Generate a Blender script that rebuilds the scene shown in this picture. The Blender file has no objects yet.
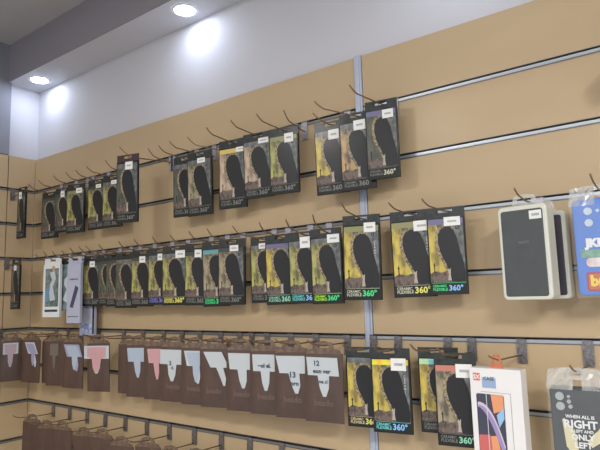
import bpy, math, random
from mathutils import Vector, Matrix
random.seed(7)
S = bpy.context.scene
COL = S.collection
Z0 = 1.99            # height of the top display rail above the floor
PI = math.pi

# ------------------------------------------------------------------ materials
MATS = {}
def mat(name, col, rough=.5, metal=0., coat=0., emit=None, alpha=1., noise=None, spec=.5):
    """plain procedural material; noise=(scale, other colour, amount, stretch)"""
    if name in MATS: return MATS[name]
    m = bpy.data.materials.new(name); m.use_nodes = True
    nt = m.node_tree; b = nt.nodes['Principled BSDF']
    b.inputs['Base Color'].default_value = (*col, 1)
    b.inputs['Roughness'].default_value = rough
    b.inputs['Metallic'].default_value = metal
    b.inputs['Coat Weight'].default_value = coat
    b.inputs['Coat Roughness'].default_value = .18
    b.inputs['Specular IOR Level'].default_value = spec
    b.inputs['Alpha'].default_value = alpha
    if emit:
        b.inputs['Emission Color'].default_value = (*emit[0], 1)
        b.inputs['Emission Strength'].default_value = emit[1]
    if noise:
        sc, col2, amt, st = noise
        tc = nt.nodes.new('ShaderNodeTexCoord'); mp = nt.nodes.new('ShaderNodeMapping')
        mp.inputs['Scale'].default_value = st
        n = nt.nodes.new('ShaderNodeTexNoise'); n.inputs['Scale'].default_value = sc
        n.inputs['Detail'].default_value = 5
        r = nt.nodes.new('ShaderNodeValToRGB')
        r.color_ramp.elements[0].position = .5 - .5*(1-amt)*.6
        r.color_ramp.elements[1].position = .5 + .5*(1-amt)*.6
        r.color_ramp.elements[0].color = (*col, 1); r.color_ramp.elements[1].color = (*col2, 1)
        L = nt.links.new
        L(tc.outputs['Object'], mp.inputs['Vector']); L(mp.outputs[0], n.inputs['Vector'])
        L(n.outputs['Fac'], r.inputs[0]); L(r.outputs[0], b.inputs['Base Color'])
    MATS[name] = m
    return m

WOOD = mat('wood_board', (.485,.368,.222), .5, noise=(3.0,(.525,.400,.242),.1,(1,1,4)), coat=.05)
GROOVE = mat('groove_dark', (.11,.10,.09), .7)
ALU = mat('aluminium', (.42,.46,.50), .35, .5)
ALU_DIM = mat('aluminium_dimmed', (.24,.24,.24), .45, .5)  # same aluminium, its colour darkened for the dim left-hand rails
ALUD = mat('aluminium_shadow_lip', (.16,.17,.18), .45, .6)  # aluminium with the shade in and under the rail put into its colour
STRIPM = mat('joint_profile', (.46,.51,.62), .35, .25)
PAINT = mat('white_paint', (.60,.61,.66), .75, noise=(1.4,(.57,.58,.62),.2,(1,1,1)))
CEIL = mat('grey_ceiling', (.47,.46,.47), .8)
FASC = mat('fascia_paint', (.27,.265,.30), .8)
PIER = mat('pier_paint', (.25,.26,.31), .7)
FLOORM = mat('floor_tile', (.42,.42,.42), .5)
WIRE = mat('hook_wire', (.27,.185,.12), .38, .6)
PLATE_LIT = mat('hook_plate_lit', (.52,.52,.60), .35, .4, noise=(120,(.34,.34,.38),.3,(1,1,1)))  # plate colour lightened for the light it reflects on the upper rails
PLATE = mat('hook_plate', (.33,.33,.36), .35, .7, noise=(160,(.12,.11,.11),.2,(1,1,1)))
BLACK = mat('pack_black', (.013,.016,.015), .5, 0, .12, spec=.3)
HEAD = mat('header_black', (.009,.013,.013), .55, 0, .15, noise=(70,(.030,.040,.040),.3,(1,1,2)))
SIL = mat('phone_dark', (.014,.016,.019), .45, 0, .15, spec=.35)
STICK = mat('sticker_white', (.80,.82,.80), .6)
INK = mat('ink', (.03,.05,.09), .6)
INKG = mat('pencil_grey', (.40,.42,.42), .7)
SILV = mat('silver_strip', (.035,.040,.040), .45, .0, .1, noise=(120,(.20,.22,.22),.3,(1,1,.5)))
BROWND = mat('castle_brown', (.040,.028,.030), .5, 0, .1, noise=(150,(.20,.15,.12),.35,(1,1,.6)))
RINGM = mat('ornate_rim', (.05,.04,.028), .45, 0, .1, noise=(260,(.42,.33,.19),.5,(1,1,1)))

def rgb(n, c, **k): return mat(n, c, k.pop('rough',.45), 0, k.pop('coat',.15), **k)
GOLD = {
 'gold':  rgb('art_gold', (.60,.48,.09), noise=(65,(.22,.17,.05),.55,(1,1,.5))),
 'pale':  rgb('art_pale', (.36,.31,.20), noise=(65,(.10,.09,.06),.6,(1,1,.5))),
 'olive': rgb('art_olive', (.42,.41,.13), noise=(65,(.11,.11,.045),.55,(1,1,.5))),
 'amber': rgb('art_amber', (.50,.33,.15), noise=(65,(.10,.08,.06),.6,(1,1,.5))),
 'blush': rgb('art_blush', (.56,.44,.32), noise=(65,(.26,.18,.14),.5,(1,1,.5))),
 'grey':  rgb('art_grey', (.10,.11,.085), noise=(75,(.04,.042,.038),.3,(1,1,.5))),  # dimness of the left-hand packs put into the print colour
}
def tcol(n, c): return mat('print_'+n, c, .45, 0, .3)
TXT = {'gold': tcol('gold',(.72,.70,.16)), 'green': tcol('green',(.05,.75,.25)), 'cyan': tcol('cyan',(.16,.62,.62)),
       'blue': tcol('blue',(.22,.50,.90)), 'grey': tcol('grey',(.17,.18,.17)), 'lime': tcol('lime',(.42,.85,.05)),
       'violet': tcol('violet',(.20,.20,.62)), 'pale': tcol('pale',(.55,.56,.42)), 'white': tcol('white',(.75,.77,.8)),
       'straw': tcol('straw',(.62,.52,.30)), 'mint': tcol('mint',(.25,.62,.42))}
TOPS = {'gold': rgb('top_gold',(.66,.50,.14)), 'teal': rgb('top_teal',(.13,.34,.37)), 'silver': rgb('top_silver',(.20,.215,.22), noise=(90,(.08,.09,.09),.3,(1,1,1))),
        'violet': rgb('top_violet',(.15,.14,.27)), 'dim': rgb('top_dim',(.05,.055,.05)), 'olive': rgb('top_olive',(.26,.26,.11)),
        'orange': rgb('top_orange',(.85,.45,.05), noise=(45,(.75,.80,.06),.5,(1,1,1))), 'rainbow': rgb('top_rainbow',(.72,.85,.08), noise=(30,(.15,.60,.75),.5,(1,1,.3))),
        'red': rgb('top_red',(.52,.20,.15))}

# ------------------------------------------------------------------ mesh builder
class MB:
    def __init__(s): s.v=[]; s.f=[]; s.m=[]; s.mats=[]
    def mi(s, m):
        if m not in s.mats: s.mats.append(m)
        return s.mats.index(m)
    def box(s, x0,x1,y0,y1,z0,z1,m):
        i=len(s.v); k=s.mi(m)
        s.v += [(x,y,z) for z in (z0,z1) for y in (y0,y1) for x in (x0,x1)]
        for q in ((0,2,3,1),(4,5,7,6),(0,1,5,4),(2,6,7,3),(0,4,6,2),(1,3,7,5)):
            s.f.append([i+a for a in q]); s.m.append(k)
        return s
    def prism(s, poly, y0, y1, m, mside=None):
        """poly of (x,z); front at y0 (towards the room, smaller y), back at y1"""
        n=len(poly); i=len(s.v); k=s.mi(m); ks=s.mi(mside or m)
        A=sum(poly[j][0]*poly[(j+1)%n][1]-poly[(j+1)%n][0]*poly[j][1] for j in range(n))
        if A<0: poly=list(reversed(poly))
        s.v += [(x,y0,z) for x,z in poly]+[(x,y1,z) for x,z in poly]
        s.f.append([i+j for j in range(n)]); s.m.append(k)
        s.f.append([i+n+j for j in reversed(range(n))]); s.m.append(k)
        for j in range(n):
            a=i+j; b=i+(j+1)%n
            s.f.append([a,a+n,b+n,b]); s.m.append(ks)
        return s
    def tube(s, pts, r, m, seg=8):
        k=s.mi(m); i=len(s.v); n=len(pts); P=[Vector(p) for p in pts]
        up=Vector((1,0,0))
        for j,p in enumerate(P):
            t=(P[min(j+1,n-1)]-P[max(j-1,0)]).normalized()
            a=up-t*up.dot(t)
            if a.length<1e-4: a=Vector((0,0,1))-t*t.z
            a.normalize(); b=t.cross(a)
            for q in range(seg):
                w=2*PI*q/seg; s.v.append(tuple(p+a*math.cos(w)*r+b*math.sin(w)*r))
        for j in range(n-1):
            for q in range(seg):
                a=i+j*seg+q; b=i+j*seg+(q+1)%seg
                s.f.append([a,b,b+seg,a+seg]); s.m.append(k)
        s.f.append([i+q for q in reversed(range(seg))]); s.m.append(k)
        s.f.append([i+(n-1)*seg+q for q in range(seg)]); s.m.append(k)
        return s
    def disc(s, cx, cz, r, y0, y1, m, seg=20, sx=1.):
        return s.prism([(cx+sx*r*math.cos(2*PI*a/seg), cz+r*math.sin(2*PI*a/seg)) for a in range(seg)], y0, y1, m)
    def build(s, name, parent=None, smooth=False, bevel=0):
        me=bpy.data.meshes.new(name); me.from_pydata(s.v,[],s.f)
        for m in s.mats: me.materials.append(m)
        for p,k in zip(me.polygons,s.m): p.material_index=k; p.use_smooth=smooth
        me.update()
        o=bpy.data.objects.new(name,me); COL.objects.link(o)
        if parent: o.parent=parent
        if bevel:
            b=o.modifiers.new('bevel','BEVEL'); b.width=bevel; b.segments=2; b.limit_method='ANGLE'
        return o

def rrect(x0,x1,z0,z1,r,seg=5):
    P=[]
    for cx,cz,a0 in ((x1-r,z1-r,0),(x0+r,z1-r,PI/2),(x0+r,z0+r,PI),(x1-r,z0+r,1.5*PI)):
        for k in range(seg+1):
            a=a0+PI/2*k/seg; P.append((cx+r*math.cos(a),cz+r*math.sin(a)))
    return P

def text(name, lines, m, parent, y, bold=.0):
    """lines: (string, x, z, size, align); flat lettering facing the room at depth y"""
    V=[];F=[]
    for st,x,z,size,al in lines:
        cu=bpy.data.curves.new('t','FONT'); cu.body=st; cu.size=size; cu.align_x=al; cu.offset=bold*size; cu.resolution_u=2
        o=bpy.data.objects.new('t',cu); COL.objects.link(o)
        bpy.context.view_layer.update()
        me=bpy.data.meshes.new_from_object(o.evaluated_get(bpy.context.evaluated_depsgraph_get()))
        i=len(V)
        V += [(v.co.x+x, y, v.co.y+z) for v in me.vertices]
        F += [[i+a for a in p.vertices] for p in me.polygons]
        bpy.data.objects.remove(o); bpy.data.curves.remove(cu); bpy.data.meshes.remove(me)
    me=bpy.data.meshes.new(name); me.from_pydata(V,[],F); me.materials.append(m); me.update()
    o=bpy.data.objects.new(name,me); COL.objects.link(o); o.parent=parent
    return o

def thing(name, X, d, z, label, cat, group=None, yaw=0, roll=0):
    o=bpy.data.objects.new(name,None); COL.objects.link(o)
    o.location=(X,-d,z+Z0); o.rotation_euler=(0,math.radians(roll),math.radians(yaw))
    o.empty_display_size=.02
    o['label']=label; o['category']=cat
    if group: o['group']=group
    return o
def struct(o): o['kind']='structure'; return o

# ------------------------------------------------------------------ the room
def room():
    H=.645                                   # ceiling above the top rail
    struct(MB().box(-.1,5.2,-4.2,.15,-Z0-.05,-Z0,FLOORM).build('floor')).location.z=Z0
    struct(MB().box(-.1,5.2,-4.2,.15,H,H+.05,CEIL).build('ceiling')).location.z=Z0
    struct(MB().box(-.1,5.2,.02,.12,-Z0,H,PAINT).build('wall_back')).location.z=Z0
    struct(MB().box(-.12,-.02,-4.2,.02,-Z0,H,PAINT).build('wall_left')).location.z=Z0
    struct(MB().box(5.0,5.1,-4.2,.12,-Z0,H,PAINT).build('wall_right')).location.z=Z0
    struct(MB().box(-.1,5.2,-4.2,-4.1,-Z0,H,PAINT).build('wall_front')).location.z=Z0
    # dropped soffit over the display wall: pale underside, darker fascia
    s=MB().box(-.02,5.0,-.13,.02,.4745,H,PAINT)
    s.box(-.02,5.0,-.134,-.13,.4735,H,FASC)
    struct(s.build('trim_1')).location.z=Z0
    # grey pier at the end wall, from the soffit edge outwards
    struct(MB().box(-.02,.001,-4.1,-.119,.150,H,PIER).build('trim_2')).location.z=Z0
    # joint profile between the two slat panels
    j=MB().box(1.670,1.692,-.002,.018,-1.7,.150,STRIPM)
    j.box(1.676,1.686,-.005,-.002,-1.7,.150,STRIPM)
    struct(j.build('trim_3')).location.z=Z0
room()

def slat_panel(x0,x1,label,loc=(0,0,0),rz=0,ALU=None,lw=.0045):
    ALU=ALU or ALU_DIM
    t=bpy.data.objects.new('slatwall_panel',None); COL.objects.link(t)
    t.location=(loc[0],loc[1],Z0); t.rotation_euler.z=rz
    t['label']=label; t['category']='display panel'; t['group']='wooden slat panels'
    g=.0055
    zs=[.147]+[-k*.15 for k in range(0,12)]
    b=MB()
    b.box(x0,x1,.014,.0195,-1.70,.147,GROOVE)
    for i in range(len(zs)-1):
        top=zs[i]-(0 if i==0 else g); bot=zs[i+1]+g
        b.box(x0,x1,0,.014,bot,top,WOOD)
    b.build('board',t)
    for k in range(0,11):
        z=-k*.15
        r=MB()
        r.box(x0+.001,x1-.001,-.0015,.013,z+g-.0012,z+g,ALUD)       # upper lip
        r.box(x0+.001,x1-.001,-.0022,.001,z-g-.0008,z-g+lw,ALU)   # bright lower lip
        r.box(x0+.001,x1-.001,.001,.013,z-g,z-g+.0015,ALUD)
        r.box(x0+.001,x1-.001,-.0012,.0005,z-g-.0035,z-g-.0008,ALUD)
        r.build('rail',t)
    return t
slat_panel(.0,1.668,'long tan wooden slat panel left of the pale vertical strip, full of hanging packs')
slat_panel(1.694,4.9,'tan wooden slat panel right of the pale vertical strip, mostly bare at its top',ALU=ALU,lw=.0056)
slat_panel(-.117,-.002,'narrow tan slat panel on the end wall, touching the inside corner',(0,0,0),PI/2)
slat_panel(-2.2,-.121,'tan slat panel on the end wall at the left edge, beneath the grey pier',(0,0,0),PI/2)

# ------------------------------------------------------------------ hooks
ORD=['first','second','third','fourth','fifth','sixth','seventh','eighth','ninth','tenth','eleventh','twelfth','thirteenth','fourteenth','fifteenth','sixteenth','seventeenth','eighteenth','nineteenth','twentieth','twenty-first','twenty-second','twenty-third','twenty-fourth']
HOOKS=[]
def hook(row, Xs, ds, Xt, dt=.165, wz=-.031, curl=.03, what=None):
    """row k hangs from the rail at -0.15*k; wire runs through (Xs, ds) to its tip at Xt, dt"""
    HOOKS.append(dict(row=row,Xs=Xs,ds=ds,Xt=Xt,dt=dt,wz=wz,curl=curl,what=what))
def build_hooks():
    rn={0:'top',2:'middle',4:'lower',6:'bottom'}
    for row in rn:
        L=sorted([h for h in HOOKS if h['row']==row], key=lambda h:h['Xs'])
        for n,h in enumerate(L):
            zr=-.15*row
            k=(h['Xt']-h['Xs'])/(h['dt']-h['ds'])
            Xb=h['Xs']-k*h['ds']
            lab='%s bent wire hook from the corner on the %s rail, %s'%(ORD[n],rn[row],h['what'] or 'empty')
            t=thing('display_hook',Xb,0,zr,lab,'hook','wire hooks on the %s rail'%rn[row])
            pm=PLATE_LIT if row<4 else PLATE
            p=MB().box(-.010,.010,-.0052,-.0030,-.050,.0035,pm)
            p.box(-.010,.010,-.0052,.010,.0015,.0035,pm)
            p.build('back_plate',t)
            w=h['wz']; D=h['dt']; c=h['curl']; P=[]
            def pt(d,z): P.append((k*d,-d,z))
            pt(.0040,w); pt(h['ds'] or .02,w); pt(D-.026,w+c*.30)
            for a in range(1,7):
                u=a/6; pt(D-.026+.026*u, w+c*(.30+.12*u+.58*u**1.6))
            MB().tube(P,.0019,WIRE).build('wire',t,smooth=True)
# ------------------------------------------------------------------ black phone case packs
def artwork(t, w, h, gold, top, toplen=1.):
    """printed front: sky, castle, tall dark phone with an ornate rim, silver edge"""
    bt=-h+.004; y=-.0046
    zz=lambda v: -h+v*h
    a=MB()
    x0,x1=-w*.46,w*.46
    e=.0002
    a.box(x0,x1,y-e,y,zz(.14),zz(.865),SILV)
    a.prism([(x0,zz(.30)),(x0,zz(.80)),(x0+w*.22,zz(.80)),(x0+w*.36,zz(.55)),(x0+w*.50,zz(.26)),(x0+w*.50,zz(.22)),(x0,zz(.22))],y-2*e,y-e,GOLD[gold])
    a.prism([(x0,zz(.14)),(x0,zz(.24)),(x0+w*.12,zz(.27)),(x0+w*.3,zz(.25)),(x0+w*.5,zz(.28)),(x0+w*.62,zz(.14))],y-3*e,y-2*e,BROWND)
    a.prism([(x0,zz(.80)),(x0,zz(.865)),(x0+w*.92*toplen,zz(.865)),(x0+w*.92*toplen,zz(.80))],y-2*e,y-e,TOPS[top])
    # small dark tower marks on the sky
    a.box(x0+w*.10,x0+w*.125,y-4*e,y-3*e,zz(.25),zz(.36),BLACK)
    a.box(x0+w*.085,x0+w*.14,y-4*e,y-3*e,zz(.33),zz(.34),BLACK)
    rim=[(-.30,.60),(-.28,.70),(-.20,.765),(-.06,.80),(.10,.80),(.18,.775),(.16,.60),(.10,.30),(.05,.20),(.0,.24),(-.07,.33),(-.17,.40),(-.26,.49)]
    a.prism([(p*w,zz(q)) for p,q in rim],y-4*e,y-3*e,RINGM)
    sil=[(-.22,.60),(-.21,.68),(-.15,.735),(-.03,.775),(.11,.77),(.21,.725),(.28,.64),(.34,.50),(.42,.36),(.455,.26),(.455,.145),(.10,.145),(.05,.25),(-.02,.34),(-.11,.42),(-.18,.50)]
    a.prism([(p*w,zz(q)) for p,q in sil],y-6*e,y-4*e,SIL)
    # little pale figure at the foot of the phone
    a.prism([(.0*w,zz(.16)),(.02*w,zz(.24)),(.0*w,zz(.30)),(.04*w,zz(.28)),(.08*w,zz(.30)),(.07*w,zz(.22)),(.09*w,zz(.16))],y-7*e,y-6*e,mat('figure',(.42,.38,.33),.5))
    a.disc(.31*w,zz(.755),.0045,y-6*e,y-5*e,BLACK)
    a.disc(.31*w,zz(.755),.0025,y-7*e,y-6*e,SILV)
    o=a.build('picture',t)
    text('side_lettering',[('C\nE\nR\nA\nM\nI\nC',.36*w,zz(.66),.007,'CENTER')],TXT['white'],t,y-4.4*e) if w>.088 and gold in('gold','amber') else None
    return o

PK_N=0
def pack(X, d, z, w, h, label, gold='gold', top='silver', txt='grey', num=None, line=None, sticker=(.30,.92,.030,.017),
         yaw=10, roll=0, row=0, group='black phone case packs', htype=HEAD):
    t=thing('phone_case_pack',X,d,z,label,'phone case pack',group,yaw,roll)
    b=MB().box(-w/2,w/2,-.0038,.0038,-h,-.024,BLACK); sl=b.build('sleeve',t,bevel=.0012)
    hd=MB()                                           # header card with a slot for the wire
    hd.box(-w/2,-.016,-.0014,.0014,-.0245,0,htype); hd.box(.016,w/2,-.0014,.0014,-.0245,0,htype)
    hd.box(-.016,.016,-.0014,.0014,-.0045,0,htype); hd.box(-.016,.016,-.0014,.0014,-.0245,-.0125,htype)
    hd.build('header_card',t)
    hang=t; t=sl
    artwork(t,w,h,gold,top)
    m1=TXT[line or txt]; m2=TXT[num or txt]
    zz=lambda v: -h+v*h
    text('small_print',[('CERAMIC',-.42*w,zz(.086),.0088*w/.1,'LEFT'),('FLEXIBLE',-.42*w,zz(.045),.0100*w/.1,'LEFT')],m1,t,-.0047,.02)
    text('number_print',[('360°',-.0*w,zz(.045),.0200*w/.1,'LEFT')],m2,t,-.0047,.03)
    MB().box(-.43*w,.45*w,-.0050,-.0046,zz(.130),zz(.134),m1).build('foil_line',t)
    if sticker:
        sx,sv,sw,sh=sticker; sv-=.075
        s=MB().box(sx*w-sw/2,sx*w+sw/2,-.0064,-.0058,zz(sv)-sh/2,zz(sv)+sh/2,STICK)
        s.box(sx*w-sw*.28,sx*w+sw*.28,-.0066,-.0064,zz(sv)-sh*.1,zz(sv)+sh*.1,INKG)
        s.build('price_sticker',t)
    return hang
def packL(XL, w, *a, **k):
    """place by its left edge"""
    yaw=k.get('yaw',10)
    X=XL+w/2*math.cos(math.radians(yaw))
    pack(X, a[0], a[1], w, a[2], a[3], **k)
    return X

RA,RC,RE,RF=0,-.30,-.60,-.90
G1='black packs on the top rail'; G2='black packs on the middle rail'; G3='black packs on the lower rail'
row1=[ # XL, w, d, ztop, h, label, kwargs, hook tip X
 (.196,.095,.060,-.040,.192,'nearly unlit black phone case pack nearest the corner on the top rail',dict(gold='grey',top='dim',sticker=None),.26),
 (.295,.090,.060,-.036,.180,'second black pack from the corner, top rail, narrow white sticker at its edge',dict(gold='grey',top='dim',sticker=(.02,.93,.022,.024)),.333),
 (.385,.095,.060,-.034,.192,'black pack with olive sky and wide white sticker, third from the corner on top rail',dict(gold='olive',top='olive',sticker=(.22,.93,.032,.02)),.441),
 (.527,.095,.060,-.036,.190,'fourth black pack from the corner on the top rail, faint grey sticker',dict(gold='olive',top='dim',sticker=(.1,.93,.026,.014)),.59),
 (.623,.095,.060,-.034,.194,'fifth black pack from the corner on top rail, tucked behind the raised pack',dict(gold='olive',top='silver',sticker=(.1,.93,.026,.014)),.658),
 (.1,.1,.150,-.012,.228,'dusty black pack hanging furthest out and highest at the left of top rail',None,.844),
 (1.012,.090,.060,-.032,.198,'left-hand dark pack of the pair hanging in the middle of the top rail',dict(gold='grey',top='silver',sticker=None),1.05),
 (1.079,.095,.060,-.028,.206,'right-hand black pack of the dark pair in the middle of the top rail',dict(gold='pale',top='silver',sticker=(.10,.925,.030,.016)),1.10),
 (1.222,.098,.060,-.018,.210,'black pack with cream sky, purple phone and gold top band on the top rail',dict(gold='blush',top='gold',txt='grey',sticker=(.32,.915,.032,.014)),1.263),
 (1.322,.098,.060,-.016,.194,'black pack with blue-white sticker, right next to the gold banded pack on top rail',dict(gold='blush',top='silver',txt='grey',sticker=(.22,.935,.034,.016)),1.359),
 (1.422,.092,.060,-.020,.190,'olive black pack with square white sticker, alone between two gaps on top rail',dict(gold='olive',top='olive',sticker=(.20,.90,.028,.026)),1.455),
 (1.578,.092,.060,-.036,.196,'black pack with lemon corner and pale blue edge, left of three by the strip',dict(gold='gold',top='silver',sticker=(.12,.88,.030,.026)),1.60),
 (1.657,.092,.060,-.030,.202,'black pack with orange sky, middle of the three hanging across the pale strip',dict(gold='amber',top='silver',sticker=(.12,.90,.032,.026)),1.645),
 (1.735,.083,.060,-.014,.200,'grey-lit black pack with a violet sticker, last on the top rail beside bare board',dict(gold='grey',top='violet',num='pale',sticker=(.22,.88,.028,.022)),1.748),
]
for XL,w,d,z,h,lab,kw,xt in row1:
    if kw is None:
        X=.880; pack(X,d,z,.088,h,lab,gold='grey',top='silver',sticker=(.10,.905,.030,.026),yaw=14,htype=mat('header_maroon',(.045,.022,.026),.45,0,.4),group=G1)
        hook(0,X,d,X-.008,.178,z-.0070,.03,'carrying the raised grey-printed pack')
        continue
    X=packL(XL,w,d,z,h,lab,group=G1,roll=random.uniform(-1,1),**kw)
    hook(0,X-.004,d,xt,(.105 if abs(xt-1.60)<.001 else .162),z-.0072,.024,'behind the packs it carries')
EMPTY1=[(.70,.690),(.935,.930),(1.128+.065,1.122),(1.500,1.506)]
for xb,xt in EMPTY1: hook(0,xb,.0,xt,.108,-.026,.036)
hook(0,.455,0,.455,.12,-.03,.03)

row2=[
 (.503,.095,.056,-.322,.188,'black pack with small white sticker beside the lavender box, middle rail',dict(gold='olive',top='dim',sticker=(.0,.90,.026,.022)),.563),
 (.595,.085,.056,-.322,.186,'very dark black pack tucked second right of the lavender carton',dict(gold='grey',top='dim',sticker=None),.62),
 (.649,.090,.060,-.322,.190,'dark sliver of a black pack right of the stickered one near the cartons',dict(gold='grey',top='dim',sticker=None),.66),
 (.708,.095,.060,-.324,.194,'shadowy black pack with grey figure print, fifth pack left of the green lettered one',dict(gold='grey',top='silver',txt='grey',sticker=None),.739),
 (.800,.095,.060,-.322,.192,'black pack with squarish white sticker, just left of the violet lettered pack',dict(gold='olive',top='dim',sticker=(.02,.90,.026,.022)),.85),
 (.888,.095,.060,-.322,.188,'black pack with violet 360 lettering on the middle rail',dict(gold='olive',top='silver',txt='violet',sticker=(.05,.91,.02,.022)),.93),
 (.969,.102,.068,-.322,.190,'black pack with yellow 360 lettering and a wide sticker, left half of middle rail',dict(gold='olive',top='silver',txt='gold',sticker=(.24,.925,.038,.024)),1.022),
 (1.070,.095,.060,-.322,.192,'dull black pack between the yellow lettered and green lettered packs, middle rail',dict(gold='olive',top='dim',sticker=(.05,.91,.026,.024)),1.102),
 (1.146,.095,.060,-.320,.198,'black pack with teal top band and glowing green lettering, middle rail',dict(gold='pale',top='teal',line='green',txt='green',sticker=(.25,.93,.014,.022)),1.186),
 (1.216,.093,.060,-.320,.194,'black pack just right of the green lettered one, before the narrow gap, middle rail',dict(gold='pale',top='dim',sticker=(.12,.93,.030,.018)),1.262),
 (1.334,.088,.050,-.322,.188,'dark pack first to the right of the narrow gap on the middle rail',dict(gold='olive',top='silver',sticker=(-.02,.93,.024,.016)),1.361),
 (1.398,.095,.060,-.322,.194,'black pack with violet band, blue corner and mint lettering, middle rail',dict(gold='gold',top='violet',line='mint',txt='mint',sticker=None),1.457),
 (1.480,.095,.060,-.322,.192,'black pack with pale blue 360 lettering left of the lime lettered pack, middle rail',dict(gold='olive',top='silver',line='cyan',txt='blue',sticker=(.05,.92,.030,.03)),1.545),
 (1.554,.088,.060,-.320,.196,'black pack with lime and green lettering and pale blue edge, middle rail',dict(gold='olive',top='silver',line='lime',txt='green',sticker=(.26,.93,.034,.022)),1.629),
 (1.662,.098,.068,-.298,.210,'black pack with green 360 lettering hanging over the foot of the pale strip, middle rail',dict(gold='gold',top='olive',line='pale',txt='green',sticker=(.24,.92,.030,.024)),1.713),
 (1.794,.100,.068,-.302,.202,'bright yellow black pack with yellow 360 lettering, left of the last two on middle rail',dict(gold='gold',top='olive',line='pale',txt='gold',sticker=(.26,.885,.038,.024)),1.825),
 (1.886,.084,.066,-.304,.196,'last black pack on the middle rail, green FLEXIBLE and blue 360 lettering',dict(gold='gold',top='violet',line='green',txt='blue',sticker=(.18,.905,.036,.020)),1.906),
]
for XL,w,d,z,h,lab,kw,xt in row2:
    X=packL(XL,w,d,z,h,lab,group=G2,roll=random.uniform(-1.2,1.2),**kw)
    hook(2,X-.004,d,xt,.162 if XL<1.7 else .140,z+.30-.0072,.030 if XL<1.7 else .020,'behind the packs it carries')
hook(2,.22,0,.23,.11,-.028,.03)

row3=[
 (1.656,.090,.068,-.621,.188,'black pack with yellow art and gold 360 lettering, lower rail, beside brown pouches',dict(gold='gold',top='silver',line='straw',txt='gold',sticker=None),1.70),
 (1.728,.094,.072,-.621,.192,'black pack with orange rainbow band and blue 360 lettering, lower rail',dict(gold='gold',top='orange',line='cyan',txt='blue',sticker=(.22,.885,.036,.028)),1.78),
 (1.842,.090,.058,-.617,.186,'black pack with lime and cyan foil band, half hidden on the lower rail',dict(gold='gold',top='rainbow',line='grey',sticker=None),1.87),
 (1.897,.088,.098,-.623,.192,'grey black pack with pale green 360 lettering, touching the white phone box',dict(gold='pale',top='red',line='grey',txt='mint',sticker=(.22,.885,.034,.028)),1.93),
]
for XL,w,d,z,h,lab,kw,xt in row3:
    X=packL(XL,w,d,z,h,lab,group=G3,roll=0,**kw)
    hook(4,X-.004,d,xt+.0,.160,z+.60-.0072,.022,'behind the packs it carries')

# two packs turned edge-on on the end wall
def side_hook(yy, zr, lab):
    t=thing('display_hook',0,-yy,zr,lab,'hook','wire hooks on the end wall'); t.rotation_euler.z=PI/2
    p=MB().box(-.010,.010,-.0052,-.0030,-.050,.0035,PLATE); p.box(-.010,.010,-.0052,.010,.0015,.0035,PLATE); p.build('back_plate',t)
    P=[(0,-.004,-.031),(0,-.10,-.031)]+[(0,-.10-.04*u/5,-.031+.028*(u/5)**1.7) for u in range(1,6)]
    MB().tube(P,.0019,WIRE).build('wire',t,smooth=True)
pack(.092,.100,-.024+.020,.060,.218,'thin black pack turned edge-on, hanging highest on the end wall',gold='grey',top='dim',yaw=4,sticker=(-.1,.91,.02,.03),group='edge-on packs on the end wall')
pack(.088,.112,-.322+.012,.070,.205,'thin black pack turned edge-on on the end wall, beneath the higher one',gold='grey',top='silver',yaw=0,sticker=(0,.90,.02,.02),group='edge-on packs on the end wall')
side_hook(-.099,0,'wire hook on the end wall through the highest edge-on pack')
side_hook(-.112,-.30,'wire hook on the end wall through the second edge-on pack')

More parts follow.
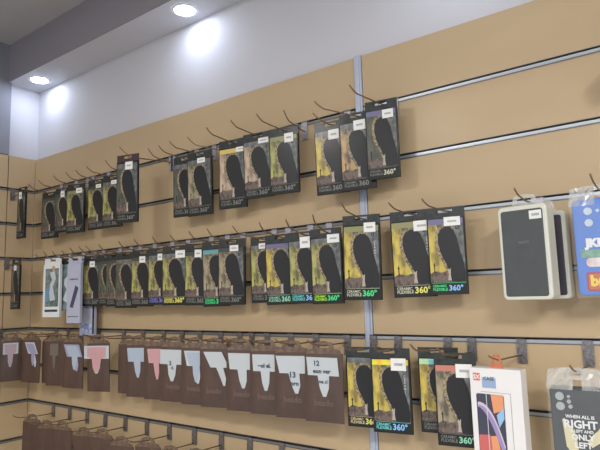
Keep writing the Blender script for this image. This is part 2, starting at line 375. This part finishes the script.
# ------------------------------------------------------------------ boxed items by the corner (middle rail)
def slotted(t,w,zt,zb,th,m,zs=-.0045,ze=-.0125):
    b=MB(); y=th/2
    b.box(-w/2,-.016,-y,y,zb,zt,m); b.box(.016,w/2,-y,y,zb,zt,m); b.box(-.016,.016,-y,y,zs,zt,m); b.box(-.016,.016,-y,y,zb,ze,m)
    return b
WHITE=mat('box_white',(.70,.74,.76),.45,0,.3)
LAV=mat('box_lavender',(.42,.45,.58),.4,0,.4)
TEALD=mat('photo_teal',(.045,.085,.095),.4,0,.4,noise=(60,(.22,.29,.30),.3,(1,1,1)))
NAVY=mat('navy_print',(.04,.05,.14),.4,0,.4)
def accessory(XL,w,d,z,h,label,kind,tipx,hookit=True):
    yaw=8; X=XL+w/2
    t=thing('accessory_pack',X,d,z,label,'accessory pack','boxed accessories by the corner',yaw,0)
    base={'white':WHITE,'dark':TEALD,'lavender':LAV,'blue':LAV}[kind]
    slotted(t,w,0,-.026,.002,base if kind!='dark' else HEAD).build('header_card',t)
    ct=MB().box(-w/2,w/2,-.006,.006,-h,-.024,base).build('carton',t,bevel=.001)
    a=MB(); y=-.0063
    if kind=='white':
        a.box(-w*.36,w*.44,y,y+.0002,-h+.040,-.040,TEALD)
        a.prism([(-w*.1,-.055),(w*.2,-.05),(w*.28,-.02-.06),(w*.1,-.11),(w*.25,-.16),(-w*.05,-.165),(-w*.15,-.11),(w*.05,-.085)],y-.0003,y,mat('figure_pale',(.50,.55,.58),.5))
        a.disc(w*.12,-.040,.010,y-.0005,y-.0002,mat('skin_print',(.50,.30,.22),.5),12)
        a.prism([(-w*.35,-.13),(-w*.05,-.10),(-w*.15,-.165),(-w*.36,-.17)],y-.0005,y-.0002,mat('blue_print',(.12,.28,.42),.5))
        a.box(-w*.36,w*.40,y-.0003,y,-h+.020,-h+.029,INK)
    elif kind=='dark':
        a.prism([(-w*.2,-.08),(w*.3,-.05),(w*.35,-.09),(w*.0,-.125),(w*.35,-.15),(w*.1,-.175),(-w*.3,-.16),(-w*.05,-.12),(-w*.25,-.10)],y-.0003,y,mat('figure_pale',(.50,.55,.58),.5))
        a.box(-w*.4,w*.4,y-.0003,y,-h+.004,-h+.020,mat('figure_pale2',(.20,.24,.25),.5))
    elif kind=='lavender':
        a.prism([(-w*.25,-h+.06),(-w*.02,-h+.055),(w*.38,-.115),(w*.15,-.105)],y-.0004,y,NAVY)
        a.box(-w*.3,w*.32,y-.0003,y,-.085,-.080,TEALD)
        a.box(-w*.38,w*.38,y-.0003,y,-h+.022,-h+.026,TEALD)
    else:
        a.box(-w*.40,w*.35,y-.0003,y,-h+.010,-h+.045,mat('blue_scribble',(.12,.22,.48),.5,noise=(90,(.5,.58,.75),.5,(1,1,1))))
        a.box(w*.38,w*.49,y-.0003,y,-h+.005,-.04,BLACK)
    a.build('printed_panel',ct)
    if hookit: hook(2,X-.002,d,tipx,.150,z+.30-.0072,.03,'holding boxed accessories')
accessory(.300,.095,.100,-.322,.226,'white carton with teal picture and black word, nearest the corner on middle rail','white',.366)
accessory(.372,.085,.072,-.324,.200,'dark teal carton with pale curling shape, squeezed behind the white carton','dark',.425)
accessory(.452,.072,.092,-.326,.244,'tall lavender carton with a slanting navy phone picture on the middle rail','lavender',.49)
accessory(.458,.078,.040,-.326,.292,'pale blue carton hanging lowest of all, behind the lavender carton','blue',.5,False)

# ------------------------------------------------------------------ brown pouches with die-cut paper tags
BROWN=mat('pouch_brown',(.062,.036,.029),.55,0,.2,noise=(26,(.095,.056,.043),.25,(1,1,.5)))
BROWN2=mat('pouch_tab',(.085,.052,.036),.45,0,.4,noise=(60,(.20,.14,.10),.3,(1,1,1)))
PALEP=mat('pouch_print',(.135,.088,.076),.6)
TAGC={'blue':mat('tag_blue',(.38,.45,.55),.6),'pink':mat('tag_pink',(.55,.31,.33),.6),'white':mat('tag_white',(.50,.55,.58),.6),
      'lav':mat('tag_lavender',(.31,.31,.46),.6),'mauve':mat('tag_mauve',(.42,.33,.39),.6),'grey':mat('tag_unlit',(.15,.13,.105),.6)}  # the dull tag's dark colour stands for a tag out of the light
def pouch(X,z,label,tag,tagw=.085,skew=0,tagdx=0,words=None,w=.102,h=.185,d=.10,yaw=11,row=4,tipx=None,under=None,dz=0,texted=True,hookit=True,group='brown pouches on the lower rail',tong=.050):
    t=thing('brown_pouch',X,d,z,label,'pouch',group,yaw,random.uniform(-1.5,1.5))
    # pillowed body
    b=MB(); nx,nz=8,10; k=b.mi(BROWN)
    for side in (-1,1):
        i=len(b.v)
        for r in range(nz+1):
            for c in range(nx+1):
                u=c/nx*2-1; v=r/nz*2-1
                th=.0012+.0042*max(0,(1-u**4))*max(0,(1-v**4))
                b.v.append((u*w/2, side*th, -.024-(h-.024)*(r/nz)))
        for r in range(nz):
            for c in range(nx):
                a=i+r*(nx+1)+c; q=[a,a+1,a+nx+2,a+nx+1]
                b.f.append(q if side>0 else q[::-1]); b.m.append(k)
    pb=b.build('pouch_body',t,smooth=True)
    # scalloped hanging tab, slot cut for the wire
    s=MB()
    for sx in (-1,1):
        s.prism([(sx*.014,-.027),(sx*w*.47,-.027),(sx*w*.42,-.017),(sx*w*.27,-.012),(sx*.022,.002),(sx*.014,.003)],-.0014,.0014,BROWN2)
    s.prism([(-.014,-.0035),(.014,-.0035),(.014,.003),(.0,.006),(-.014,.003)],-.0014,.0014,BROWN2)
    s.box(-.014,.014,-.0014,.0014,-.027,-.0115,BROWN2)
    s.build('hanging_tab',t)
    if tag:
        tw=tagw*.45; x=tagdx-.003; k=skew; y=-.0070
        def tagpoly(f=1.,g=0):
            return [(x-tw*f,-.034-g),(x+tw*f,-.034-g),(x+tw*f+k,-.078+g),(x+tw*.37*f+k,-.078+g),(x+tw*.29*f+k*1.5,-.078-tong*.6),(x+k*1.6+tw*.1,-.078-tong+g),(x+k*1.6-tw*.1,-.078-tong+g),(x-tw*.29*f+k*1.5,-.078-tong*.6),(x-tw*.37*f+k,-.078+g),(x-tw*f+k,-.078+g)]
        m=MB().prism(tagpoly(),y,y+.0006,TAGC[under or tag])
        if under: m.prism([(x-tw*.75,-.039),(x+tw*.75,-.039),(x+tw*.75+k,-.072),(x+tw*.36+k,-.078),(x+tw*.30+k,-.078-tong*.5),(x+k+tw*.1,-.078-tong+.004),(x+k-tw*.1,-.078-tong+.004),(x-tw*.30+k,-.078-tong*.5),(x-tw*.36+k,-.078),(x-tw*.75+k,-.072)],y-.0006,y,TAGC[tag])
        pt_=m.build('paper_tag',t)
        if words: text('handwriting',[(a,x+dx,zz,sz,'CENTER') for a,dx,zz,sz in words],INK,pt_,y-.0012,.03)
    if texted:
        text('printed_word',[('beado',0,-h+.040,.021,'CENTER')],PALEP,pb,-.0058,.03)
    if hookit: hook(row,X,d,tipx if tipx else X-.006,.160,z-(-.15*row)-.0058,.018,'holding brown pouches' )
    return t
PL=[
 # X, tag, tagw, skew, label, words, under
 (.205,'lav',.060,.022,'brown pouch with a slanted lavender tag, nearest the corner on the lower rail',None,'white'),
 (.385,'grey',.050,.0,'brown pouch with a dull unlit tag, near the corner on the lower rail',None,None),
 (.500,'blue',.085,.018,'brown pouch with a drooping pale blue tag, left of the big pink tag',None,'lav'),
 (.655,'pink',.128,0,'brown pouch with a large pink tag bordered white, near the corner',None,'white'),
 (.875,'blue',.084,.004,'brown pouch with a plain pale blue tag, right after the wooden gap',None,None),
 (.968,'pink',.066,.006,'brown pouch with a small pink tag, left of the tag marked with a 2',None,None),
 (1.052,'white',.100,0,'brown pouch whose broad white tag is marked with a 2',[('2',-.006,-.080,.017),('cl.',.002,-.092,.012)],None),
 (1.145,'blue',.074,.010,'brown pouch with a light blue narrow tag written in faint pencil',None,'white'),
 (1.225,'white',.070,.024,'brown pouch with a tilted blank tag sliding to the right, left of the tagless stretch',None,None),
 (1.333,'white',.088,.006,'brown pouch with blank pale tag, first right of the tagless stretch',None,None),
 (1.420,'white',.082,.002,'brown pouch with tag scribbled along its lower edge, second right of the tagless stretch',[('~ol el.',.0,-.068,.016)],None),
 (1.506,'white',.092,.010,'brown pouch with blue ink on the tongue of its tag, beside the tag marked 12',[('13',.006,-.088,.020),('pro',.012,-.108,.016)],None),
 (1.606,'white',.092,.004,'brown pouch with white tag handwritten 12, last one before the black packs',[('12',-.014,-.054,.017),('eon ver',.0,-.072,.015),('ne cl',.004,-.096,.012)],None),
]
for i,(X,tg,tw,sk,lab,wd,un) in enumerate(PL):
    pouch(X,-.612,lab,tg,tw,sk,0,wd,under=un,h=.190,texted=X>1.0)
pouch(1.278,-.614,'plain brown pouch without a tag, middle of the lower rail',None,.07,d=.072,h=.190,texted=False)
pouch(.300,-.618,'tagless brown pouch behind the slanted lavender tag on the lower rail',None,.07,d=.07,h=.185,texted=False)
pouch(.772,-.616,'tagless brown pouch half hidden right of the big pink tag',None,.07,d=.062,h=.190,w=.085,texted=False)
# end wall, lower rail: two pouches facing the shop
def side_pouch(yy,label,tag,under,X=.10,dzz=0):
    t=pouch(X,-.615,label,tag,.062,0,0,None,w=.085,h=.185,d=.1,texted=False,hookit=False,under=under,group='brown pouches on the end wall')
    t.location.y=yy; t.rotation_euler.z=math.radians(72)
side_pouch(-.128,'brown pouch with a mauve pink tag, hanging on the end wall at the left edge','mauve','white')
side_hook(-.128,-.60,'wire hook on the end wall through the mauve tagged pouch')
side_pouch(-.232,'brown pouch with a pale blue tag, cut by the left edge, end wall','blue','white')
side_hook(-.232,-.60,'wire hook on the end wall, cut by the left edge of view')

# bottom rail: tops of more pouches
BL=['nearest the corner','second from the corner','third from the corner','fourth from the corner','fifth from the corner','sixth from the corner','seventh from the corner','eighth from the corner','ninth from the corner','tenth from the corner','eleventh from the corner','last before the black packs above']
for i in range(12):
    X=.20+i*.118
    pouch(X,-.930-.010*(i%2),'brown pouch on the bottom rail, '+BL[i],None,d=.085+.006*(i%3),row=6,yaw=11,texted=False,group='brown pouches on the bottom rail',h=.185)

# ------------------------------------------------------------------ right-hand goods
CREAM=mat('tray_cream',(.66,.68,.60),.35,0,.6)
CHAR=mat('case_charcoal',(.055,.066,.070),.5,0,.2,noise=(40,(.065,.075,.08),.3,(1,1,1)))
CLEAR=mat('clear_plastic',(.80,.82,.80),.15,0,.3,alpha=.07)
CLEARW=mat('crumpled_plastic',(.74,.77,.76),.12,0,1.,alpha=.36)
def case_box(X,d,z,w,h,th,label,inner,front=True,yaw=-7):
    t=thing('phone_case_box',X,d,z,label,'phone case box','charcoal phone cases in cream trays',yaw,0)
    b=MB().prism(rrect(-w/2,w/2,-h,-.010,.010),-th/2,th/2,CREAM); b.build('tray',t,bevel=.003)
    pc=MB().prism(rrect(-w*.43,w*.42,-h+.007,-.019,.005),-th/2-.0016,-th/2+.001,inner).build('phone_case',t,bevel=.001)
    tb=MB()
    for sx in(-1,1): tb.prism([(sx*.014,-.012),(sx*.026,-.012),(sx*.022,.010),(sx*.014,.014)],-.001,.001,CLEARW)
    tb.box(-.014,.014,-.001,.001,.006,.014,CLEARW); tb.box(-.014,.014,-.001,.001,-.012,-.003,CLEARW)
    tb.build('hanging_tab',t)
    if front:
        MB().box(w*.16,w*.40,-th/2-.0024,-th/2-.0016,-.040,-.023,STICK).box(w*.21,w*.36,-th/2-.0026,-th/2-.0024,-.034,-.029,INKG).build('price_sticker',pc)
        text('brand_print',[('NAVY',.001,-h*.44,.0080,'CENTER')],mat('print_dull',(.16,.17,.165),.4),pc,-th/2-.0019,.02)
    return t
Xc=2.106
case_box(Xc,.092,-.316,.098,.198,.040,'charcoal phone case in a cream tray with a white sticker, frontmost on its hook',CHAR)
case_box(Xc+.022,.040,-.326,.092,.188,.022,'charcoal phone case in a cream tray, half hidden behind the stickered one',mat('case_violet_grey',(.05,.045,.065),.5),False)
hook(2,Xc+.002,.09,Xc-.002,.150,-.0145,.018,'carrying the cream trays')

# blue printed phone case in clear bag at the right edge
BLUE=mat('case_blue',(.07,.20,.62),.35,0,.5)
def blue_case():
    X=2.240; d=.090; z=-.300; w=.094; h=.208
    t=thing('printed_phone_case',X,d,z,'bright blue printed phone case in a clear bag, cut by the right edge','phone case','bagged printed phone cases',4,0)
    cs=MB().prism(rrect(-w/2,w/2,-h,-.026,.010),-.006,.006,BLUE).build('case_shell',t,bevel=.0025)
    c=MB()
    for cx,cz,r in((-.020,-.050,.0072),(-.020,-.072,.0072),(-.004,-.050,.003)): c.disc(cx,cz,r,-.0085,-.0058,mat('lens_hole_pale',(.50,.62,.70),.3),16)
    c.build('camera_cutouts',cs)
    a=MB(); y=-.0066
    a.box(-.038,.045,y,y+.0004,-.137,-.122,mat('green_grass',(.10,.32,.20),.5,noise=(80,(.30,.45,.40),.4,(1,1,1))))
    a.prism(rrect(-.030,.040,-.155,-.138,.007),y,y+.0004,mat('peach_print',(.60,.42,.38),.5,noise=(60,(.75,.70,.72),.4,(1,1,1))))
    a.prism(rrect(-.032,.046,-.200,-.165,.004),y-.0002,y+.0004,mat('red_badge',(.42,.06,.07),.5))
    a.prism(rrect(-.029,.043,-.197,-.168,.003),y-.0004,y,mat('rust_badge',(.50,.16,.08),.5))
    a.build('printed_panel',cs)
    text('top_word',[('JKPS',-.028,-.117,.021,'LEFT')],TXT['white'],cs,y-.0003,.07)
    text('badge_word',[('bro',-.026,-.190,.027,'LEFT')],mat('badge_yellow',(.80,.60,.10),.5),cs,y-.0007,.05)
    bag(t,w+.010,-.212,.0,.010)
    hook(2,X,d,X-.004,.135,-.0079,.022,'carrying the bagged blue case')
def bag(t,w,zb,zt,th):
    """clear sleeve: front and back sheets with a gathered, crumpled top"""
    rnd=random.Random(3)
    nx,nz=14,22; b=MB()
    for side in (-1,1):
        i=len(b.v)
        for r in range(nz+1):
            v=r/nz; z=zb+(zt-zb)*v
            cr=max(0,(v-.80)/.20)
            for c in range(nx+1):
                u=c/nx*2-1
                ww=w/2*(1-.10*cr**2)
                y=side*(th*.9*(1-cr*.55)*(1-.35*u*u))+rnd.uniform(-1,1)*.0048*min(1,cr*2.2)
                b.v.append((u*ww,y,z+(-.004*u*u*cr)+rnd.uniform(-1,1)*.001*cr))
        for r in range(nz):
            top=r>=nz*.80
            k=b.mi(CLEARW if top else CLEAR)
            for c in range(nx):
                if top and r>=nz-4 and 6<=c<=7 and r<nz-1: continue        # punched hole for the hook
                a=i+r*(nx+1)+c; q=[a,a+1,a+nx+2,a+nx+1]
                b.f.append(q if side<0 else q[::-1]); b.m.append(k)
    b.build('plastic_bag',t)
    g=MB()
    g.box(-.012,.012,-.0012,.0012,zt-.006,zt-.003,CLEARW); g.box(-.012,.012,-.0012,.0012,zt-.022,zt-.014,CLEARW)
    for sx in(-1,1): g.box(*sorted((sx*.012,sx*.017)),-.0012,.0012,zt-.022,zt-.003,CLEARW)
    g.build('hang_tab',t)
blue_case()

# white retail phone box on the lower rail
def phone_box():
    X=2.033; d=.112; z=-.628; w=.104; h=.215; th=.030
    t=thing('white_phone_box',X,d,z,'white retail box with a colourful phone picture and orange hang tab, lower rail','phone box',None,-5,0)
    cb=MB().box(-w/2,w/2,-th/2,th/2,-h,-.020,mat('carton_white',(.80,.80,.80),.4,0,.4)).build('carton',t,bevel=.001)
    tb=MB(); o=mat('tab_orange',(.62,.20,.10),.4)
    for sx in(-1,1): tb.prism([(sx*.006,-.021),(sx*.013,-.021),(sx*.008,.004),(sx*.004,.006)],-.001,.001,o)
    tb.box(-.006,.006,-.001,.001,.0005,.006,o); tb.box(-.008,.008,-.001,.001,-.021,-.011,o)
    tb.build('hang_tab',t)
    y=-th/2-.0003
    lg=MB().box(-.044,-.030,y-.0006,y,-.045,-.030,mat('logo_red',(.72,.20,.13),.5)); lg.build('logo_patch',cb)
    text('logo_sign',[('SX',-.037,-.0415,.0115,'CENTER')],STICK,cb,y-.0009,.03)
    lb=MB().box(-.026,.002,y-.0006,y,-.058,-.038,mat('label_blue',(.30,.42,.62),.5)).box(-.026,.002,y-.0006,y,-.038,-.032,STICK); lb.build('printed_label',cb)
    text('label_word',[('CASE',-.012,-.043,.0095,'CENTER')],INK,cb,y-.0009,.02)
    fr=MB()
    for a in ((-.030,.030,-.0665,-.0655),): fr.box(a[0],a[1],y-.0004,y,a[2],a[3],INKG)
    fr.box(.029,.030,y-.0004,y,-h+.004,-.066,INKG); fr.build('outline',cb)
    p=MB(); q=y-.0006
    dk=mat('wall_navy',(.05,.055,.09),.35,0,.4); rd=mat('wall_red',(.60,.14,.13),.35,0,.4); og=mat('wall_orange',(.78,.33,.16),.35,0,.4)
    pu=mat('wall_purple',(.34,.27,.52),.35,0,.4); bl=mat('wall_sky',(.30,.52,.80),.35,0,.4); pk=mat('wall_pink',(.62,.55,.66),.35,0,.4)
    Z=lambda v:-.070-v*.130
    p.prism(rrect(-.040,.016,Z(1.02),Z(0),.004),q,y,dk)
    p.prism([(-.010,Z(.0)),(.015,Z(0)),(.015,Z(.22)),(-.006,Z(.28))],q-.0002,q,og)
    p.prism([(-.039,Z(.98)),(-.039,Z(.62)),(-.016,Z(.60)),(-.012,Z(.98))],q-.0002,q,rd)
    p.prism([(-.015,Z(.62)),(-.002,Z(.60)),(.004,Z(.85)),(-.012,Z(.99))],q-.0004,q-.0002,og)
    arc=[]; arc2=[]
    for k in range(11):
        u=k/10; x=-.038+.050*u; arc.append((x,Z(.14+.0*u+.62*u**2.3))); arc2.append((x,Z(.20+.78*u**1.8)))
    p.prism(arc+arc2[::-1],q-.0006,q-.0004,pu)
    p.prism([(a[0]+.0015,a[1]+.002) for a in arc]+[(a[0]+.0008,a[1]-.004) for a in arc[::-1]],q-.0008,q-.0006,pk)
    p.prism([(.000,Z(.30)),(.015,Z(.18)),(.015,Z(.34)),(.004,Z(.48))],q-.0008,q-.0006,bl)
    p.box(-.0195,-.0180,q-.0011,q-.0009,Z(.98),Z(.0),mat('hinge_pale',(.65,.62,.66),.4))
    p.build('phone_picture',cb)
    hook(4,X+.004,d,X-.002,.150,-.0325,.012,'carrying the white phone box')
phone_box()

# black lettered case in a crumpled clear bag
def right_case():
    X=2.178; d=.110; z=-.640; w=.096; h=.215
    t=thing('printed_phone_case',X,d,z,'black phone case lettered RIGHT with cream hands, in a crumpled clear bag','phone case','bagged printed phone cases',4,0)
    cs=MB().prism(rrect(-w/2,w/2,-h,-.034,.008),-.006,.006,mat('case_slate',(.040,.052,.060),.4,0,.3)).build('case_shell',t,bevel=.0025)
    c=MB(); lm=mat('lens_grey',(.38,.43,.44),.35)
    for cx,cz,r in((-.031,-.052,.0075),(-.031,-.070,.0075),(-.016,-.052,.0028),(-.016,-.061,.0036),(-.014,-.070,.0036)): c.disc(cx,cz,r,-.0082,-.0058,lm,16)
    c.build('camera_cutouts',cs)
    a=MB(); y=-.0066; hm=mat('cream_hands',(.64,.60,.38),.5)
    a.prism([(-.030,-.094),(-.026,-.091),(-.022,-.103),(-.014,-.106),(-.008,-.125),(-.006,-.150),(-.016,-.154),(-.026,-.142),(-.028,-.115)],y,y+.0004,hm)
    a.prism([(.034,-.101),(.038,-.103),(.037,-.116),(.030,-.130),(.016,-.140),(.010,-.130),(.020,-.116),(.027,-.110)],y,y+.0004,hm)
    a.build('printed_hands',cs)
    text('printed_slogan',[('WHEN ALL IS',.000,-.090,.0080,'CENTER'),('RIGHT',.000,-.107,.0190,'CENTER'),('IS LEFT AND',.001,-.115,.0070,'CENTER'),
        ('ONLY',.002,-.128,.0140,'CENTER'),('LEFT',.002,-.142,.0140,'CENTER'),('RIGHT',.004,-.161,.0190,'CENTER')],TXT['white'],cs,y-.0004,.035)
    bag(t,w+.010,-.218,.0,.010)
    hook(4,X,d,X-.002,.150,-.040-.0079,.016,'carrying the crumpled clear bag')
right_case()

# pink rounded pouch poking in at the right edge on the top rail
def pink():
    X=2.330; d=.10
    t=thing('pink_pouch',X,d,-.020,'small rounded pink pouch poking in at the right edge, top rail','pouch',None,0,0)
    b=MB(); seg=20; m=mat('pink_plastic',(.50,.27,.24),.5,0,.3)
    P=[(.052*math.cos(2*PI*a/seg),-.042+.038*math.sin(2*PI*a/seg)) for a in range(seg)]
    b.prism(P,-.010,.010,m); b.build('pouch_body',t,bevel=.006)
    s=MB()
    for sx in(-1,1): s.prism([(sx*.010,-.010),(sx*.020,-.010),(sx*.014,.010),(sx*.010,.012)],-.001,.001,m)
    s.box(-.010,.010,-.001,.001,.004,.012,m); s.build('hanging_tab',t)
    hook(0,X,d,X,.15,-.020,.03,'carrying the pink pouch')
pink()
hook(4,2.36,0,2.36,.15,-.031,.02)
build_hooks()

# ------------------------------------------------------------------ ceiling downlights
for X,lab in ((.125,'small round recessed downlight in the soffit by the corner'),(1.058,'round recessed downlight in the soffit cut by the top edge'),(1.99,'round recessed downlight further along the soffit, out of view'),(2.92,'far round recessed downlight along the soffit, out of view')):
    t=thing('downlight',X,.060,.4735,lab,'downlight','soffit downlights')
    r=MB(); seg=28; k=r.mi(mat('light_trim',(.75,.76,.78),.4,.1))
    for q in range(seg):
        a=2*PI*q/seg
        for rad,zz in ((.035,-.001),(.046,-.001),(.046,.0005),(.035,.0005)): r.v.append((rad*math.cos(a),rad*math.sin(a),zz-.001))
    for q in range(seg):
        n=(q+1)%seg
        for e in range(4):
            f=(e+1)%4; r.f.append([q*4+e,q*4+f,n*4+f,n*4+e][::-1]); r.m.append(k)
    r.build('trim_ring',t,smooth=False)
    l=MB(); k=l.mi(mat('lamp_face',(.9,.9,.9),.5,emit=((.74,.82,1.0),46.)))
    l.v=[(.036*math.cos(2*PI*q/seg),(.036)*math.sin(2*PI*q/seg),-.0012) for q in range(seg)]; l.f=[list(range(seg))[::-1]]; l.m=[k]
    l.build('lens',t)
def area(name,loc,size,energy,col,target=None,sy=None):
    L=bpy.data.lights.new(name,'AREA'); L.shape='RECTANGLE'; L.size=size; L.size_y=sy or size; L.energy=energy; L.color=col
    o=bpy.data.objects.new(name,L); COL.objects.link(o); o.location=(loc[0],loc[1],loc[2]+Z0)
    if target:
        o.rotation_euler=(Vector((target[0],target[1],target[2]+Z0))-o.location).to_track_quat('-Z','Y').to_euler()
    return o
area('room_panel_light',(1.0,-2.3,.640),.35,22,(1,.965,.92))
area('room_panel_light',(3.5,-2.4,.640),.60,72,(1,.965,.92))
area('room_panel_light',(2.0,-3.6,.640),.60,25,(1,.965,.92))

W=bpy.data.worlds.new('world'); S.world=W; W.use_nodes=True
W.node_tree.nodes['Background'].inputs[0].default_value=(.5,.52,.55,1)
W.node_tree.nodes['Background'].inputs[1].default_value=.3

# ------------------------------------------------------------------ camera
cx,cy,cz,yaw,pit,rol,f=2.39570790,-1.25636827,-.49183826,-.634608006,.126416940,-.0291179952,552.103983
F=Vector((math.sin(yaw)*math.cos(pit),math.cos(yaw)*math.cos(pit),math.sin(pit)))
R=Vector((math.cos(yaw),-math.sin(yaw),0)); U=R.cross(F)
R2=R*math.cos(rol)+U*math.sin(rol); U2=-R*math.sin(rol)+U*math.cos(rol)
cam=bpy.data.cameras.new('camera'); co=bpy.data.objects.new('camera',cam); COL.objects.link(co)
M=Matrix((( R2.x,U2.x,-F.x,cx),(R2.y,U2.y,-F.y,cy),(R2.z,U2.z,-F.z,cz+Z0),(0,0,0,1)))
co.matrix_world=M
cam.sensor_width=36; cam.lens=f/600*36; cam.clip_start=.01
S.camera=co
vs=S.view_settings; vs.view_transform='Standard'; vs.look='None'; vs.gamma=1; vs.exposure=0.42; vs.use_curve_mapping=False
